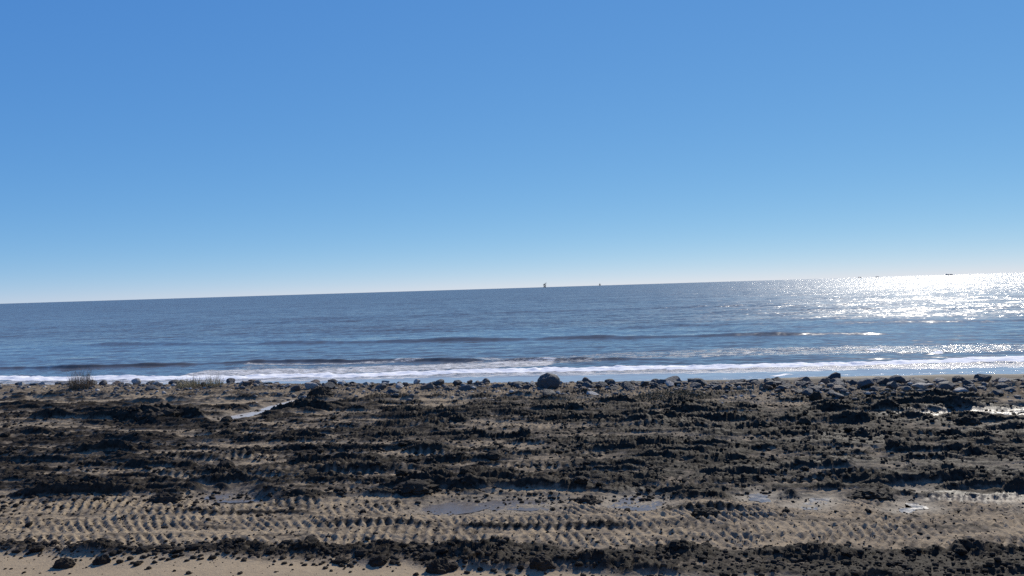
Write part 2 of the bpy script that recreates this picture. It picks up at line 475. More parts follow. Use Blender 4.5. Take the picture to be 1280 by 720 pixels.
def ground_fields(U, V):
    X, Y = to_xy(U, V)
    z = base_height(X, Y, U, V)
    rl = rock_line(X)
    inland = sstep(0.0, 1.4, rl - Y - 0.6)                           # 1 on the work area, 0 at the rocks
    warp = fbm(U * 0.5, V * 0.5, 3, 3)
    # mud field, the clod belt at the sand edge, the pale sand
    e_far = 15.2 + 0.35 * fbm(U * 0.6, V * 0.2, 4, 8)
    field = sstep(-0.35, 0.35, V - e_far) * inland
    edge = 12.3 + 0.22 * fbm(U * 0.9, V * 0.0 + 3, 4, 14)      # near limit of the tracked sand
    sand_edge = 11.85 - 0.085 * (U + 7.2) + 0.16 * fbm(U * 1.1, V * 0.0 + 9, 4, 19)
    belt = sstep(-0.15, 0.2, V - sand_edge) * sstep(-0.15, 0.25, edge - V)
    z += 0.05 * fbm(U * 0.22, V * 0.5, 3, 30) * sstep(9, 12, V)
    # streaky relief
    s1 = perlin(U * 0.26 + 0.4 * warp, V * 1.7 + 0.3 * warp, 40)
    s2 = perlin(U * 0.5 + 0.4 * warp, V * 3.1 + 0.5 * warp, 41)
    lump = np.abs(perlin(U * 1.2 + 0.3 * warp, V * 3.2, 50))
    lump2 = np.abs(perlin(U * 3.4, V * 6.5, 51))
    lump3 = np.abs(perlin(U * 8.5, V * 13.0, 52))
    fine = fbm(U * 18, V * 18, 2, 53)
    cl = 0.40 * (1 - 2 * lump) + 0.75 * (1 - 2.4 * lump2) + 0.65 * (1 - 2.4 * lump3)
    patch = sstep(-0.30, 0.30, perlin(U * 0.26, V * 1.05, 44) + 0.5 * perlin(U * 0.9, V * 2.6, 45) + 0.3 * perlin(U * 3.1, V * 5.0, 46))
    line = sstep(0.10, 0.42, perlin(U * 0.42 + 0.3 * warp, V * 4.2 + 0.5 * warp, 47) + 0.35 * perlin(U * 2.6, V * 4.0, 48))
    line2 = perlin(U * 0.9 + 0.2 * warp, V * 6.5 + 0.6 * warp, 57) + 0.5 * perlin(U * 2.2, V * 9.0, 58)
    streak = np.clip(s1 - 0.02, 0, 1) * 0.20 + np.clip(s2 - 0.10, 0, 1) * 0.15 + 0.06 * line
    chunk = np.clip(0.35 + 1.4 * perlin(U * 1.0, V * 2.6, 49), 0.0, 1.2) * (0.35 + 0.65 * patch)
    rough = field * (0.35 + 0.65 * patch)
    z += field * 0.035 * np.clip(line2, -0.5, 0.6) + rough * streak + field * chunk * (0.030 * cl + 0.018 * fine) + field * (0.012 * cl + 0.013 * fine)
    big = np.clip(0.55 + 1.3 * perlin(U * 0.8, V * 1.6, 65), 0.05, 1.5)
    z += belt * (0.02 + 0.09 * np.clip(big - 0.4, 0, 1) + 0.055 * cl * big + 0.022 * fine)
    # tan tracked sand
    tan = sstep(-0.1, 0.25, V - edge) * (1 - field) * inland
    z += tan * (0.014 * cl + 0.014 * fine)
    dark = np.clip(0.55 * patch + 1.6 * streak + 0.32 * chunk * (0.6 + cl) + 0.16 * s2 + 0.30 * line + 0.34 * line2, 0, 1.2)
    mud = field * np.clip(0.17 + 0.82 * dark - 0.08 * sstep(2, -9, U) + 0.14 * sstep(-2, 7, U) - 0.30 * sstep(-5.2, -3.0, Y - rl), 0.10, 1.2) \
        + belt * np.clip(0.58 + 0.28 * sstep(-2, 6, U) + 0.30 * cl + 0.30 * s2 + 0.35 * (big - 0.55), 0.15, 1.1) + tan * np.clip(0.17 + 0.30 * s2 + 0.10 * cl + 0.25 * perlin(U * 1.3, V * 4, 56) + 0.30 * perlin(U * 5.0, V * 8.0, 59), 0.0, 0.8)
    # windrows
    wv = 0.14 * fbm(U * 0.9, V * 0.0, 3, 60)
    rowv, colu = V[:, 0], U[0, :]
    for (ua, ub, va, vb, w, h) in RIDGES:
        L = ub - ua
        j0, j1 = np.searchsorted(rowv, (min(va, vb) - 2.4 * w - 0.5, max(va, vb) + 2.4 * w + 0.5))
        i0, i1 = np.searchsorted(colu, (ua - 0.3 * L, ub + 0.3 * L))
        if j1 <= j0 or i1 <= i0:
            continue
        m = np.s_[j0:j1, i0:i1]
        uu, vv = U[m], V[m]
        tt = (uu - ua) / L
        vc = va + (vb - va) * np.clip(tt, 0, 1)
        k = np.clip(np.minimum(tt, 1 - tt) * L / 0.6 + 0.15 + 0.5 * perlin(uu * 1.4, vv * 0 + ua, 61), 0, 1)
        gap = np.clip(0.95 + 0.8 * perlin(uu * 0.7 + va, vv * 0.3, 62), 0.15, 1.25)
        dv = (vv - vc - wv[m] - 0.05 * perlin(uu * 4.5, vv * 2, 63)) / w
        dv = np.where(dv < 0, dv * 3.0, dv * 0.75)                   # broken, steep face towards the land
        prof = np.exp(-dv * dv * 1.6) * k * gap
        z[m] += h * prof * (0.85 + 0.15 * cl[m]) + prof * 0.012 * fine[m]
        mud[m] = np.maximum(mud[m], np.clip(prof * 1.7, 0, 1.15))
    # crawler tracks pressed into the ground
    for (ua, ub, va, vb, w, pitch, slant, dep) in TRACKS:
        t = (U - ua) / (ub - ua)
        vc = va + (vb - va) * t + 0.05 * np.sin(U * 0.7 + va)
        m = (np.abs(V - vc) < w * 0.75) & (t > -0.05) & (t < 1.05)
        if not m.any():
            continue
        uu, dv = U[m], (V - vc)[m]
        band = sstep(w * 0.56, w * 0.44, np.abs(dv)) * sstep(-0.03, 0.05, t[m]) * sstep(1.03, 0.95, t[m])
        band *= np.clip(0.65 + 1.1 * perlin(uu * 0.7 + va * 3, dv * 1.6, 70) + 0.6 * perlin(uu * 3.1, dv * 4, 72), 0.05, 1)
        ph = (uu + slant * dv + 0.018 * fbm(uu * 1.5, dv * 3, 3, 71)) / pitch
        tri = np.abs((ph % 1.0) - 0.5) * 2
        tread = np.clip((tri - 0.30) / 0.45, 0, 1)
        berm = np.exp(-((np.abs(dv) - w * 0.56) / 0.07) ** 2)
        z[m] += band * (dep * 0.95 * (tread - 0.62)) + 0.04 * berm * band * (0.6 + 0.6 * cl[m])
        mud[m] = mud[m] * (1 - 0.45 * band) + 0.22 * band * (1 - tread)
    # wetness
    wet = 0.55 * sstep(2.0, 6.0, U) * sstep(0.05, 0.45, fbm(U * 0.3 + 7, V * 0.9, 3, 80) + 0.12) * sstep(13.9, 15.2, V) * sstep(17.2, 15.6, V)
    wet = np.maximum(wet, 0.10 * field * sstep(0.1, 0.5, perlin(U * 0.25, V * 0.6, 81)) * sstep(-2, 8, U))
    for pi, poly in enumerate(PUD_XY):
        sd = poly_sd(X, Y, poly) + 0.10 * fbm(U * 2.2, V * 2.2, 3, 90)
        k = sstep(-0.45, 0.12, sd)
        z = z * (1 - k) + (-0.056) * k + k * (0.008 * fine + 0.006 * cl + 0.022 * perlin(U * 0.9, V * 2.4, 91))
        mud = mud * (1 - k) + 0.34 * k
        wet = np.maximum(wet, k * (0.95 if pi >= 8 else 0.35))
    # rubbly ground round the rocks: brownish, a bit lumpy, then the smooth wet beach
    dr = Y - rl
    rb = sstep(-2.6, -0.8, dr) * sstep(3.2, 1.6, dr)
    z += rb * (0.06 * cl + 0.03 * fine)
    mud = np.where(inland < 0.99, mud * inland + (1 - inland) * np.clip(0.30 + 0.10 * cl + 0.35 * perlin(U * 0.6, V * 0.8, 95), 0.05, 0.75), mud)
    beach = sstep(1.8, 3.0, dr)
    mud = mud * (1 - beach) + 0.66 * beach
    wet = np.maximum(wet, beach * 0.2 * sstep(-0.25, -0.7, z))
    return X, Y, z, mud, wet

us = sorted([-p for p in outward(24, 9000, 0.12, 1.4)]) + list(np.arange(-24, -11, 0.045)) + list(np.arange(-11, 11, 0.0235)) + list(np.arange(11, 24.01, 0.045)) + outward(24, 9000, 0.12, 1.4)
vsp = sorted([9 - p for p in outward(0, 3000, 0.15, 1.35)]) + spaced(9.0, 11.0, 0.08, 0.04) + spaced(11.04, 15.6, 0.033, 0.036) + spaced(15.64, 37.5, 0.045, 0.085) + outward(37.6, 75, 0.2, 1.12)
U, V = np.meshgrid(np.array(us), np.array(vsp))
GX, GY, GZ, GM, GW = ground_fields(U, V)
ground = grid_mesh('ground', GX, GY, GZ, {'mud': GM, 'wet': GW}, M_GROUND)
tag(ground, 'churned dark mud and tan sand crossed by crawler tracks', kind='structure')

_us, _vs = np.array(us), np.array(vsp)
def ground_z(x, y):
    u, v = to_uv(x, y)
    i = min(max(int(np.searchsorted(_us, u)), 1), len(_us) - 1)
    j = min(max(int(np.searchsorted(_vs, v)), 1), len(_vs) - 1)
    fu = (u - _us[i - 1]) / (_us[i] - _us[i - 1]); fv = (v - _vs[j - 1]) / (_vs[j] - _vs[j - 1])
    return float((GZ[j - 1, i - 1] * (1 - fu) + GZ[j - 1, i] * fu) * (1 - fv) + (GZ[j, i - 1] * (1 - fu) + GZ[j, i] * fu) * fv)

def ground_at(px, py):
    p = at(px, py)
    for _ in range(4):
        p = at(px, py, ground_z(p.x, p.y))
    return p

# ------------------------------------------------------------------ the sea
def crest(px_pts):
    out = [to_uv(*(at(x, y, SEA_Z).xy)) for x, y in px_pts]
    return [a for a, b in out], [b for a, b in out]

# (outline of the wave in the photograph, height, width, foam, broken)
WAVES = [
    ([(-60, 462), (90, 460), (200, 457), (330, 453), (480, 452), (640, 451), (860, 449)], 0.25, 0.7, 0.0, 1),
    ([(60, 432), (300, 430), (480, 428), (700, 424), (980, 419), (1150, 417)], 0.30, 1.3, 0.0, 0),
    ([(330, 416), (560, 412), (760, 409), (900, 406), (1300, 402)], 0.22, 2.0, 0.0, 0),
    ([(-60, 412), (150, 408), (420, 402), (700, 397)], 0.26, 3.0, 0.0, 0),
    ([(200, 403), (420, 398), (640, 391), (900, 383), (1300, 377)], 0.26, 4.0, 0.0, 0),
    ([(1000, 404), (1150, 403), (1300, 400)], 0.18, 2.0, 0.0, 0),
    ([(1000, 387), (1150, 386), (1300, 384)], 0.22, 4.0, 0.0, 0),
]
FOAM_SPARKLE_LINES = [  # (outline, half width m, strength)
    ([(-80, 474), (100, 474), (250, 473), (420, 470), (560, 466), (700, 463), (900, 459), (1060, 456), (1180, 452), (1360, 449)], 1.15, 0.95),
    ([(-80, 480), (60, 479), (160, 477), (300, 475), (420, 473), (520, 470), (640, 467), (900, 463), (1360, 454)], 1.7, 0.62),
    ([(280, 462), (420, 463), (560, 458), (680, 450), (760, 446), (900, 440), (1080, 437), (1360, 434)], 4.2, 0.575),  # lacy foam; farther right its white paints the speckled water sparkles
    ([(230, 467), (330, 465), (420, 463), (560, 458), (700, 453)], 2.6, 0.66),
    ([(300, 455), (420, 455), (560, 450), (690, 447)], 0.8, 0.62),
    ([(1180, 448), (1260, 447), (1360, 446)], 0.6, 0.8),
    ([(960, 470), (985, 468), (1000, 470)], 0.3, 0.8),
    ([(1080, 438), (1106, 438)], 0.5, 0.95), ([(1160, 442), (1180, 441)], 0.5, 1.0),  # two short white patches seaward of the surf
]

def sea_fields(U, V):
    X, Y = to_xy(U, V)
    z = np.full(U.shape, SEA_Z)
    near = sstep(400, 60, V)
    off = V - (water_line(0) * CU)
    foam = np.zeros(U.shape)
    z += near * 0.05 * fbm(U * 0.12, V * 0.35, 3, 100) * sstep(0, 12, off)
    z += near * 0.035 * fbm(U * 0.55, V * 1.0, 3, 104) * sstep(0, 8, off)
    lw = fbm(U * 0.10, V * 0.02, 3, 110)
    for k, (pts, h, w, f, broken) in enumerate(WAVES):
        pu, pv = crest(pts)
        vc = np.interp(U, pu, pv) + 0.35 * w * fbm(U * 0.12 / w, V * 0 + k, 3, 120 + k)
        L = pu[-1] - pu[0]
        ends = sstep(pu[0] - 1, pu[0] + 0.12 * L, U) * sstep(pu[-1] + 1, pu[-1] - 0.12 * L, U)
        dv = (V - vc) / w
        dv = np.where(dv < 0, dv * 1.9, dv * 0.7)
        amp = np.clip(0.75 + 0.5 * fbm(U * 0.16 / w, V * 0 + 3.3 * k, 3, 130 + k), 0.1, 1.3)
        prof = np.exp(-dv * dv) * ends * amp
        z += h * prof
    for k, (pts, hw, st) in enumerate(FOAM_SPARKLE_LINES):
        pu, pv = crest(pts)
        vc = np.interp(U, pu, pv) + 0.5 * fbm(U * 0.25, V * 0 + 7 * k, 5, 150 + k, 0.6)
        ends = sstep(pu[0] - 0.6, pu[0] + 0.6, U) * sstep(pu[-1] + 0.6, pu[-1] - 0.6, U)
        d = np.abs(V - vc) / hw
        a = st * ends * sstep(1.6, 0.5, d)
        foam = np.maximum(foam, a)
        if st > 0.9:
            z += 0.17 * ends * np.exp(-(d * 1.1) ** 2) * (0.7 + 0.5 * fbm(U * 1.3, V * 1.6, 3, 160))
    calm = np.maximum(sstep(6.0, 3.0, off) * 0.97, 0.70 * sstep(112, 78, V + 8 * fbm(U * 0.03, V * 0.03, 2, 170)))
    calm = np.maximum(calm, 0.14 * sstep(420, 120, V))
    foam = np.maximum(foam, 0.52 * sstep(2.6, 0.4, np.abs(Y - water_line(X) - 0.5)))
    wash = sstep(5.6, 3.6, off + 0.5 * fbm(U * 0.4, V * 0.8, 3, 175))
    return X, Y, z, foam, calm, wash

us2 = sorted([-p for p in outward(46, 26000, 0.3, 1.16)]) + list(np.arange(-46, 46.01, 0.13)) + outward(46, 26000, 0.3, 1.16)
vs2 = spaced(36.0, 62.0, 0.085, 0.13) + outward(62.1, 26000, 0.16, 1.035)
SU_, SV_ = np.meshgrid(np.array(us2), np.array(vs2))
SX, SY, SZ, SF, SC, SW = sea_fields(SU_, SV_)
sea = grid_mesh('sea', SX, SY, SZ, {'foam': SF, 'calm': SC, 'wash': SW}, M_SEA)
tag(sea, 'blue grey sea with low swell and a white line of surf', kind='structure')

# ------------------------------------------------------------------ puddles
for (lab, _), poly in zip(PUDDLES, PUD_XY):
    cx = sum(p[0] for p in poly) / len(poly); cy = sum(p[1] for p in poly) / len(poly)
    xs = [p[0] for p in poly]; ys = [p[1] for p in poly]
    pts = []
    n = len(poly)
    for i in range(n):                                              # smooth closed outline
        p0, p1, p2, p3 = (Vector(poly[(i + k) % n]) for k in (-1, 0, 1, 2))
        for s in range(6):
            t = s / 6
            q = 0.5 * ((2 * p1) + (p2 - p0) * t + (2 * p0 - 5 * p1 + 4 * p2 - p3) * t * t + (3 * p1 - p0 - 3 * p2 + p3) * t ** 3)
            nz = float(fbm(np.array([q.x * 1.9]), np.array([q.y * 1.9]), 3, 200)[0])
            c = Vector((cx, cy))
            d = (q - c).normalized()
            pts.append(q + d * (0.24 * nz - 0.11))
    bm = bmesh.new()
    top = [bm.verts.new((p.x - cx, p.y - cy, 0.0)) for p in pts]
    bot = [bm.verts.new((p.x - cx, p.y - cy, -0.02)) for p in pts]
    bm.faces.new(top)
    for i in range(len(pts)):
        j = (i + 1) % len(pts)
        bm.faces.new((top[j], top[i], bot[i], bot[j]))
    bmesh.ops.recalc_face_normals(bm, faces=bm.faces)
    me = bpy.data.meshes.new('puddle'); bm.to_mesh(me); bm.free()
    me.materials.append(M_RUNNEL_GLINT if 'pale' in lab else M_PUDDLE)
    tag(link('puddle', me, loc=(cx, cy, -0.044)), lab, kind='structure')

# ------------------------------------------------------------------ rocks
def noise3(co, f, seed):
    return (perlin(co[:, 0] * f + co[:, 2] * f * 0.7 + seed, co[:, 1] * f - co[:, 2] * f * 0.6, seed % 40) +
            perlin(co[:, 2] * f + 3.1 * seed, co[:, 0] * f * 0.8 - co[:, 1] * f * 0.5, (seed + 9) % 40)) * 0.5

def ico(sub):
    bm = bmesh.new()
    bmesh.ops.create_icosphere(bm, subdivisions=sub, radius=1.0)
    co = np.array([v.co[:] for v in bm.verts])
    fc = [[v.index for v in f.verts] for f in bm.faces]
    bm.free()
    return co, fc
ICO = {k: ico(k) for k in (1, 2, 3, 4)}

def boulder(seed, cuts=14, sub=3, rough=0.05, sx=1.0, sy=0.85, sz=0.7, keep=0.48, round_=0.0):
    r = np.random.RandomState(seed)
    co, fc = ICO[sub]
    co = co.copy()
    for _ in range(cuts):
        n = r.normal(size=3); n /= np.linalg.norm(n)
        d = r.uniform(keep, keep + 0.3 + round_)
        k = co @ n
        co -= np.outer(np.maximum(0, k - d), n)
    co *= (1 + rough * noise3(co, 2.4, seed) * 2.5 + rough * 1.2 * noise3(co, 6.0, seed + 3))[:, None]
    co *= np.array([sx, sy, sz])
    co /= np.abs(co[:, :2]).max()                                    # half width 1
    co[:, 2] *= min(1.0, max(sz, 0.5) / np.abs(co[:, 2]).max())
    return co, fc

def rock_mesh(seed, mat, **kw):
    co, fc = boulder(seed, **kw)
    me = raw_mesh('rock', co, fc, mat, smooth=True)
    try:
        me.set_sharp_from_angle(angle=R(28))
    except Exception:
        pass
    return me

ROCK_VARIANTS = {}
for key, mat in (('grey', M_ROCK), ('pale', M_ROCK_P), ('brown', M_ROCK_R)):
    ROCK_VARIANTS[key] = [rock_mesh(300 + i * 7 + len(key), mat, cuts=12 + i % 6, sz=0.45 + 0.08 * (i % 5), sy=0.75 + 0.06 * (i % 4)) for i in range(10)]

n_rocks = 0
taken = []
def place_rock(p, width, me, rz=None, tilt=0.25, label=None, group=None, sink=0.28, zs=1.0, name='rock'):
    global n_rocks
    s = width / 2
    rot = (rng.uniform(-tilt, tilt), rng.uniform(-tilt, tilt), rng.uniform(0, 6.28) if rz is None else rz)
    zt = max(v.co.z for v in me.vertices) * s * zs
    z = ground_z(p.x, p.y) + zt * (0.55 - sink)
    o = link(name, me, loc=(p.x, p.y, z), rot=rot, scale=(s, s, s * zs))
    tag(o, label, 'rock', group)
    taken.append((p.x, p.y, s * (1.0 if group else 1.5)))
    n_rocks += 1
    return o

# rocks the photograph shows well: (column, row of the foot, width px, label, colour, shape)
def special(px, py, wpx, label, mat, seed, rz=0.0, zs=1.0, sink=0.2, tilt=0.06, **kw):
    p = ground_at(px, py)
    w = wpx * p.y / FPX
    me = rock_mesh(seed, mat, **kw)
    return place_rock(p, w, me, rz, tilt, label, None, sink, zs, 'boulder' if wpx > 22 else 'rock')

special(686, 486, 31, 'largest boulder, a smooth blue grey dome standing above the rock line', M_ROCK, 901, sz=0.82, cuts=16, keep=0.74, rough=0.05, sink=0.12, sub=4)
special(687, 496, 23, 'squat slate blue rock lying at the foot of the large domed boulder', M_ROCK, 902, sz=0.6)
special(733, 481, 19, 'pale grey rounded rock with a dark side, near the large domed boulder', M_ROCK, 903, sz=0.85, cuts=14, keep=0.5)
special(740, 491, 18, 'pale flat slab lying in front of the pale grey rounded rock', M_ROCK_P, 904, sz=0.4)
special(536, 487, 21, 'brown weathered boulder standing alone among low rubble', M_ROCK_R, 905, sz=0.85, cuts=14, keep=0.5)
special(412, 487, 19, 'dark pyramid shaped rock on the surf edge beside a pale slab', M_ROCK, 906, sz=0.75, cuts=14, keep=0.5)
special(389, 488, 19, 'pale cream slab leaning against the dark pyramid shaped rock', M_ROCK_P, 907, sz=0.6, tilt=0.3)
special(371, 489, 15, 'dark squarish rock beside the leaning cream slab', M_ROCK, 908, sz=0.8)
special(492, 492, 21, 'blue grey block set low in the brown rubble', M_ROCK, 909, sz=0.55)
special(499, 483, 9, 'small upright rock behind the low blue grey block', M_ROCK, 910, sz=1.2)
special(585, 487, 23, 'broad dark grey rock with a rounded back', M_ROCK, 911, sz=0.6)
special(620, 486, 22, 'dark jagged rock between the broad dark rock and the domed boulder', M_ROCK, 912, sz=0.7, cuts=14, keep=0.5)
special(560, 488, 14, 'low dark wedge of rock beside the brown weathered boulder', M_ROCK, 913, sz=0.6)
special(650, 482, 11, 'small dark rock just short of the domed boulder', M_ROCK, 914, sz=0.9)
special(841, 479, 28, 'long dark rock at the start of the riprap beyond the scrub', M_ROCK, 915, sz=0.5)
special(868, 479, 20, 'peaked dark rock next to the long dark rock', M_ROCK, 916, sz=0.75, keep=0.5)
special(893, 481, 14, 'upright dark rock taller than its riprap neighbours', M_ROCK, 917, sz=1.25)
special(922, 480, 28, 'broad flat topped grey boulder in the riprap', M_ROCK, 918, sz=0.6)
special(948, 481, 18, 'dark brown rock between the flat topped boulder and the riprap mound', M_ROCK_R, 919, sz=0.6)
special(972, 481, 22, 'dark low boulder with a split top in the riprap', M_ROCK, 920, sz=0.62)
special(1043, 477, 19, 'pointed boulder rising above the riprap beside the wash', M_ROCK, 921, sz=0.95, cuts=14, keep=0.5)
special(1030, 480, 20, 'sloping dark slab leaning on the pointed boulder', M_ROCK, 922, sz=0.5, tilt=0.3)
special(1148, 478, 18, 'dark squared boulder on the beach side of the riprap', M_ROCK, 923, sz=0.7)
special(812, 494, 13, 'dark round rock alone beside the low brown scrub', M_ROCK, 924, sz=0.95)
special(188, 486, 17, 'dark flat rock awash in the foam beyond the dead bush', M_ROCK, 925, sz=0.6)
special(765, 489, 19, 'blue grey rock half buried past the pale flat slab', M_ROCK, 926, sz=0.6)

RIP = 'dark grey angular rock in the dense riprap on the wide beach side'
THIN = 'dark grey angular rock in the broken line between the dead bush and the domed boulder'
LEFT = 'small dark rock at the edge of the white foam around the dead bush'
BACK = 'blue grey rock in the loose row between the domed boulder and the long dark rock'
def scatter_rocks(n, x0, x1, dy0, dy1, wmin, wmax, label, group, pale=0.12):
    k = tries = 0
    while k < n and tries < n * 40:
        tries += 1
        x = rng.uniform(x0, x1)
        f = (x - x0) / (x1 - x0)
        y = float(rock_line(x)) + rng.uniform(dy0, dy1)
        w = wmin + (wmax - wmin) * rng.random() ** 2
        if any((x - a) ** 2 + (y - b) ** 2 < (0.75 * (w / 2 + s)) ** 2 for a, b, s in taken):
            continue
        q = rng.random()
        key = 'pale' if q < pale else ('brown' if q < pale + 0.14 else 'grey')
        g = (key + ' ' + group)
        lab = label if key == 'grey' else label.replace('dark grey', {'pale': 'pale', 'brown': 'brown'}[key]).replace('small dark', {'pale': 'small pale', 'brown': 'small brown'}[key]).replace('blue grey', {'pale': 'pale', 'brown': 'brown'}[key])
        place_rock(Vector((x, y, 0)), w, rng.choice(ROCK_VARIANTS[key]), None, 0.22, lab, g, rng.uniform(0.0, 0.22))
        k += 1
scatter_rocks(134, 8.6, 19.6, -2.0, 2.4, 0.34, 0.76, RIP, 'riprap rocks', 0.06)
scatter_rocks(32, 4.6, 9.8, -0.8, 1.4, 0.2, 0.6, 'dark grey angular rock in the thinner riprap by the scrub', 'thinner riprap rocks', 0.08)
scatter_rocks(26, 1.5, 5.4, -0.8, 1.5, 0.26, 0.55, BACK, 'loose row rocks', 0.12)
scatter_rocks(56, -11.5, 1.2, -0.6, 1.7, 0.28, 0.60, THIN, 'broken line rocks', 0.14)
scatter_rocks(54, -24.0, -11.5, 0.0, 2.4, 0.28, 0.62, LEFT, 'rocks on the surf edge', 0.16)

# ------------------------------------------------------------------ mud heaps and clods
def clod_mesh(seed, sub=3, sx=1.0, sy=0.8, sz=0.6, rough=0.20):
    co, fc = ICO[sub]
    co = co.copy()
    n = noise3(co, 1.7, seed) * rough * 1.6 + np.abs(noise3(co, 4.2, seed + 5)) * rough * 1.5 + np.abs(noise3(co, 9.0, seed + 8)) * rough * 0.8
    co *= (1 + n)[:, None]
    co *= np.array([sx, sy, sz])
    co /= np.abs(co[:, 0]).max()
    return raw_mesh('mud_clod', co, fc, M_CLOD, smooth=False)

CLODS = [clod_mesh(500 + 13 * i, 3, 1, 0.7 + 0.05 * (i % 5), 0.5 + 0.07 * (i % 4)) for i in range(12)]
CLODS_S = [clod_mesh(700 + 13 * i, 1, 1, 0.8, 0.65, 0.3) for i in range(6)]

def heap(px, py, wpx, hpx, label, seed):
    p = ground_at(px, py)
    w = wpx * p.y / FPX
    hgt = hpx * p.y / FPX
    co, fc = ICO[4]
    co = co.copy()
    f = 1 + 0.25 * noise3(co, 1.6, seed) + 0.30 * np.abs(noise3(co, 3.5, seed + 4)) + 0.22 * np.abs(noise3(co, 8.0, seed + 6)) + 0.08 * noise3(co, 17.0, seed + 2)
    asp = max(1.0, w / hgt / 2.2)
    q = co * np.array([asp, 1, 1])
    f = f + 0.30 * noise3(q, 1.5, seed + 11) + 0.35 * np.abs(noise3(q, 3.2, seed + 12)) + 0.18 * np.abs(noise3(q, 7.0, seed + 14))
    co *= f[:, None]
    co[:, 0] *= (w / 2) / np.abs(co[:, 0]).max()
    co[:, 1] *= (w * 0.36) / np.abs(co[:, 1]).max()
    co[:, 2] *= hgt / co[:, 2].max()
    me = raw_mesh('mud_heap', co, fc, M_CLOD, smooth=False)
    return tag(link('mud_heap', me, loc=(p.x, p.y, ground_z(p.x, p.y) - 0.03)), label, 'mud heap')

heap(207, 625, 48, 14, 'low black mud heap on the edge of the tan track marks beside a wide puddle', 1)
heap(735, 626, 37, 12, 'rounded black mud heap sitting in the long shallow puddle', 2)
heap(549, 714, 40, 18, 'black mud lump standing alone on the pale sand', 3)
heap(80, 708, 30, 13, 'first and largest of the black lumps strewn on the pale sand', 4)
heap(128, 703, 28, 13, 'knobbly black lump in the strewn row on the pale sand', 5)
heap(472, 699, 26, 10, 'small black heap at the edge of the clod belt', 6)
heap(676, 712, 34, 14, 'black mud lump half in the clod belt where the pale sand ends', 7)
heap(198, 529, 58, 18, 'tall black mud mound in the long dark bank near the pale runnel', 8)
heap(1210, 530, 34, 13, 'black mud mound in front of the wet silver strip', 9)
heap(882, 643, 40, 9, 'flat black mud heap on the tan track marks', 10)
heap(520, 613, 64, 13, 'long black mud heap behind the shallow puddle', 11)
heap(1090, 620, 60, 11, 'long black mud heap overlooking the glinting puddle', 12)
heap(400, 497, 34, 11, 'black mud mound where the pale runnel reaches the rocks', 13)
heap(1020, 500, 20, 12, 'upright black mud mound short of the riprap', 14)

C_SAND = ('black mud clod lying loose on the pale sand margin', 'loose clods on the pale sand')
C_BELT = ('black mud clod in the lumpy belt along the pale sand', 'clods of the lumpy belt')
C_FIELD = ('dark mud clod thrown up on the churned field', 'clods on the churned field')
C_TAN = ('dark mud clod dropped on the tan tracked sand', 'clods on the tracked sand')
def clod(x, y, w, lab):
    me = rng.choice(CLODS)
    s = w / 2
    o = link('mud_clod', me, loc=(x, y, ground_z(x, y) + 0.12 * s), rot=(rng.uniform(-.3, .3), rng.uniform(-.3, .3), rng.uniform(0, 6.28)), scale=(s, s, s * rng.uniform(0.8, 1.15)))
    tag(o, lab[0], 'mud clod', lab[1])

def view_half(y):
    return 0.66 * y + 1.0
for (px, py, w) in [(150, 703, 10), (163, 699, 9), (172, 706, 13), (181, 697, 8), (142, 694, 12), (186, 711, 9), (50, 693, 5), (428, 708, 9), (414, 714, 6), (520, 719, 8), (560, 697, 10),
                    (600, 712, 8), (236, 717, 10), (218, 714, 6), (30, 716, 5), (300, 717, 8)]:
    p = ground_at(px, py)
    clod(p.x, p.y, w * p.y / FPX, C_SAND)
def belt_v(u):
    return 11.85 - 0.085 * (u + 7.2), 12.3
for _ in range(90):
    u = rng.uniform(-9.5, 8.5)
    a, b = belt_v(u)
    v = rng.uniform(max(a - 0.1, 10.9), b + 0.1)
    x, y = to_xy(u, v)
    clod(x, y, 0.08 + 0.20 * rng.random() ** 2.2, C_BELT)
for _ in range(120):
    y = rng.uniform(15.6, 27.5)
    x = rng.uniform(-1, 1) * view_half(y)
    if y > rock_line(x) - 2: continue
    clod(x, y, 0.14 + 0.28 * rng.random() ** 2.5, C_FIELD)
for _ in range(45):
    u, v = rng.uniform(-10.5, 10.5), rng.uniform(12.9, 15.0)
    x, y = to_xy(u, v)
    clod(x, y, 0.07 + 0.12 * rng.random() ** 2, C_TAN)

# crumbs nobody could count: one mesh
def crumbs(name, n, picker, label, mat, variants):
    base = []
    for me in variants:
        c = np.array([v.co[:] for v in me.vertices]); f = np.array([p.vertices[:] for p in me.polygons])
        base.append((c, f))
    vs_, fs_, off = [], [], 0
    k = 0
    while k < n:
        r = picker()
        if r is None: continue
        x, y, s = r
        c, f = base[rng.randrange(len(base))]
        a = rng.uniform(0, 6.28)
        ca, sa = math.cos(a), math.sin(a)
        q = np.empty_like(c)
        q[:, 0] = (c[:, 0] * ca - c[:, 1] * sa) * s + x
        q[:, 1] = (c[:, 0] * sa + c[:, 1] * ca) * s + y
        q[:, 2] = c[:, 2] * s * rng.uniform(0.6, 1.1) + ground_z(x, y) + 0.15 * s
        vs_.append(q); fs_.append(f + off); off += len(c); k += 1
    me = bpy.data.meshes.new(name)
    co = np.concatenate(vs_).astype(np.float32); fa = np.concatenate(fs_).astype(np.int32)
    me.vertices.add(len(co)); me.vertices.foreach_set('co', co.ravel())
    me.loops.add(fa.size); me.loops.foreach_set('vertex_index', fa.ravel())
    me.polygons.add(len(fa)); me.polygons.foreach_set('loop_start', np.arange(0, fa.size, 3, dtype=np.int32))
    me.update(calc_edges=True)
    me.materials.append(mat)
    return tag(link(name, me), label, kind='stuff')

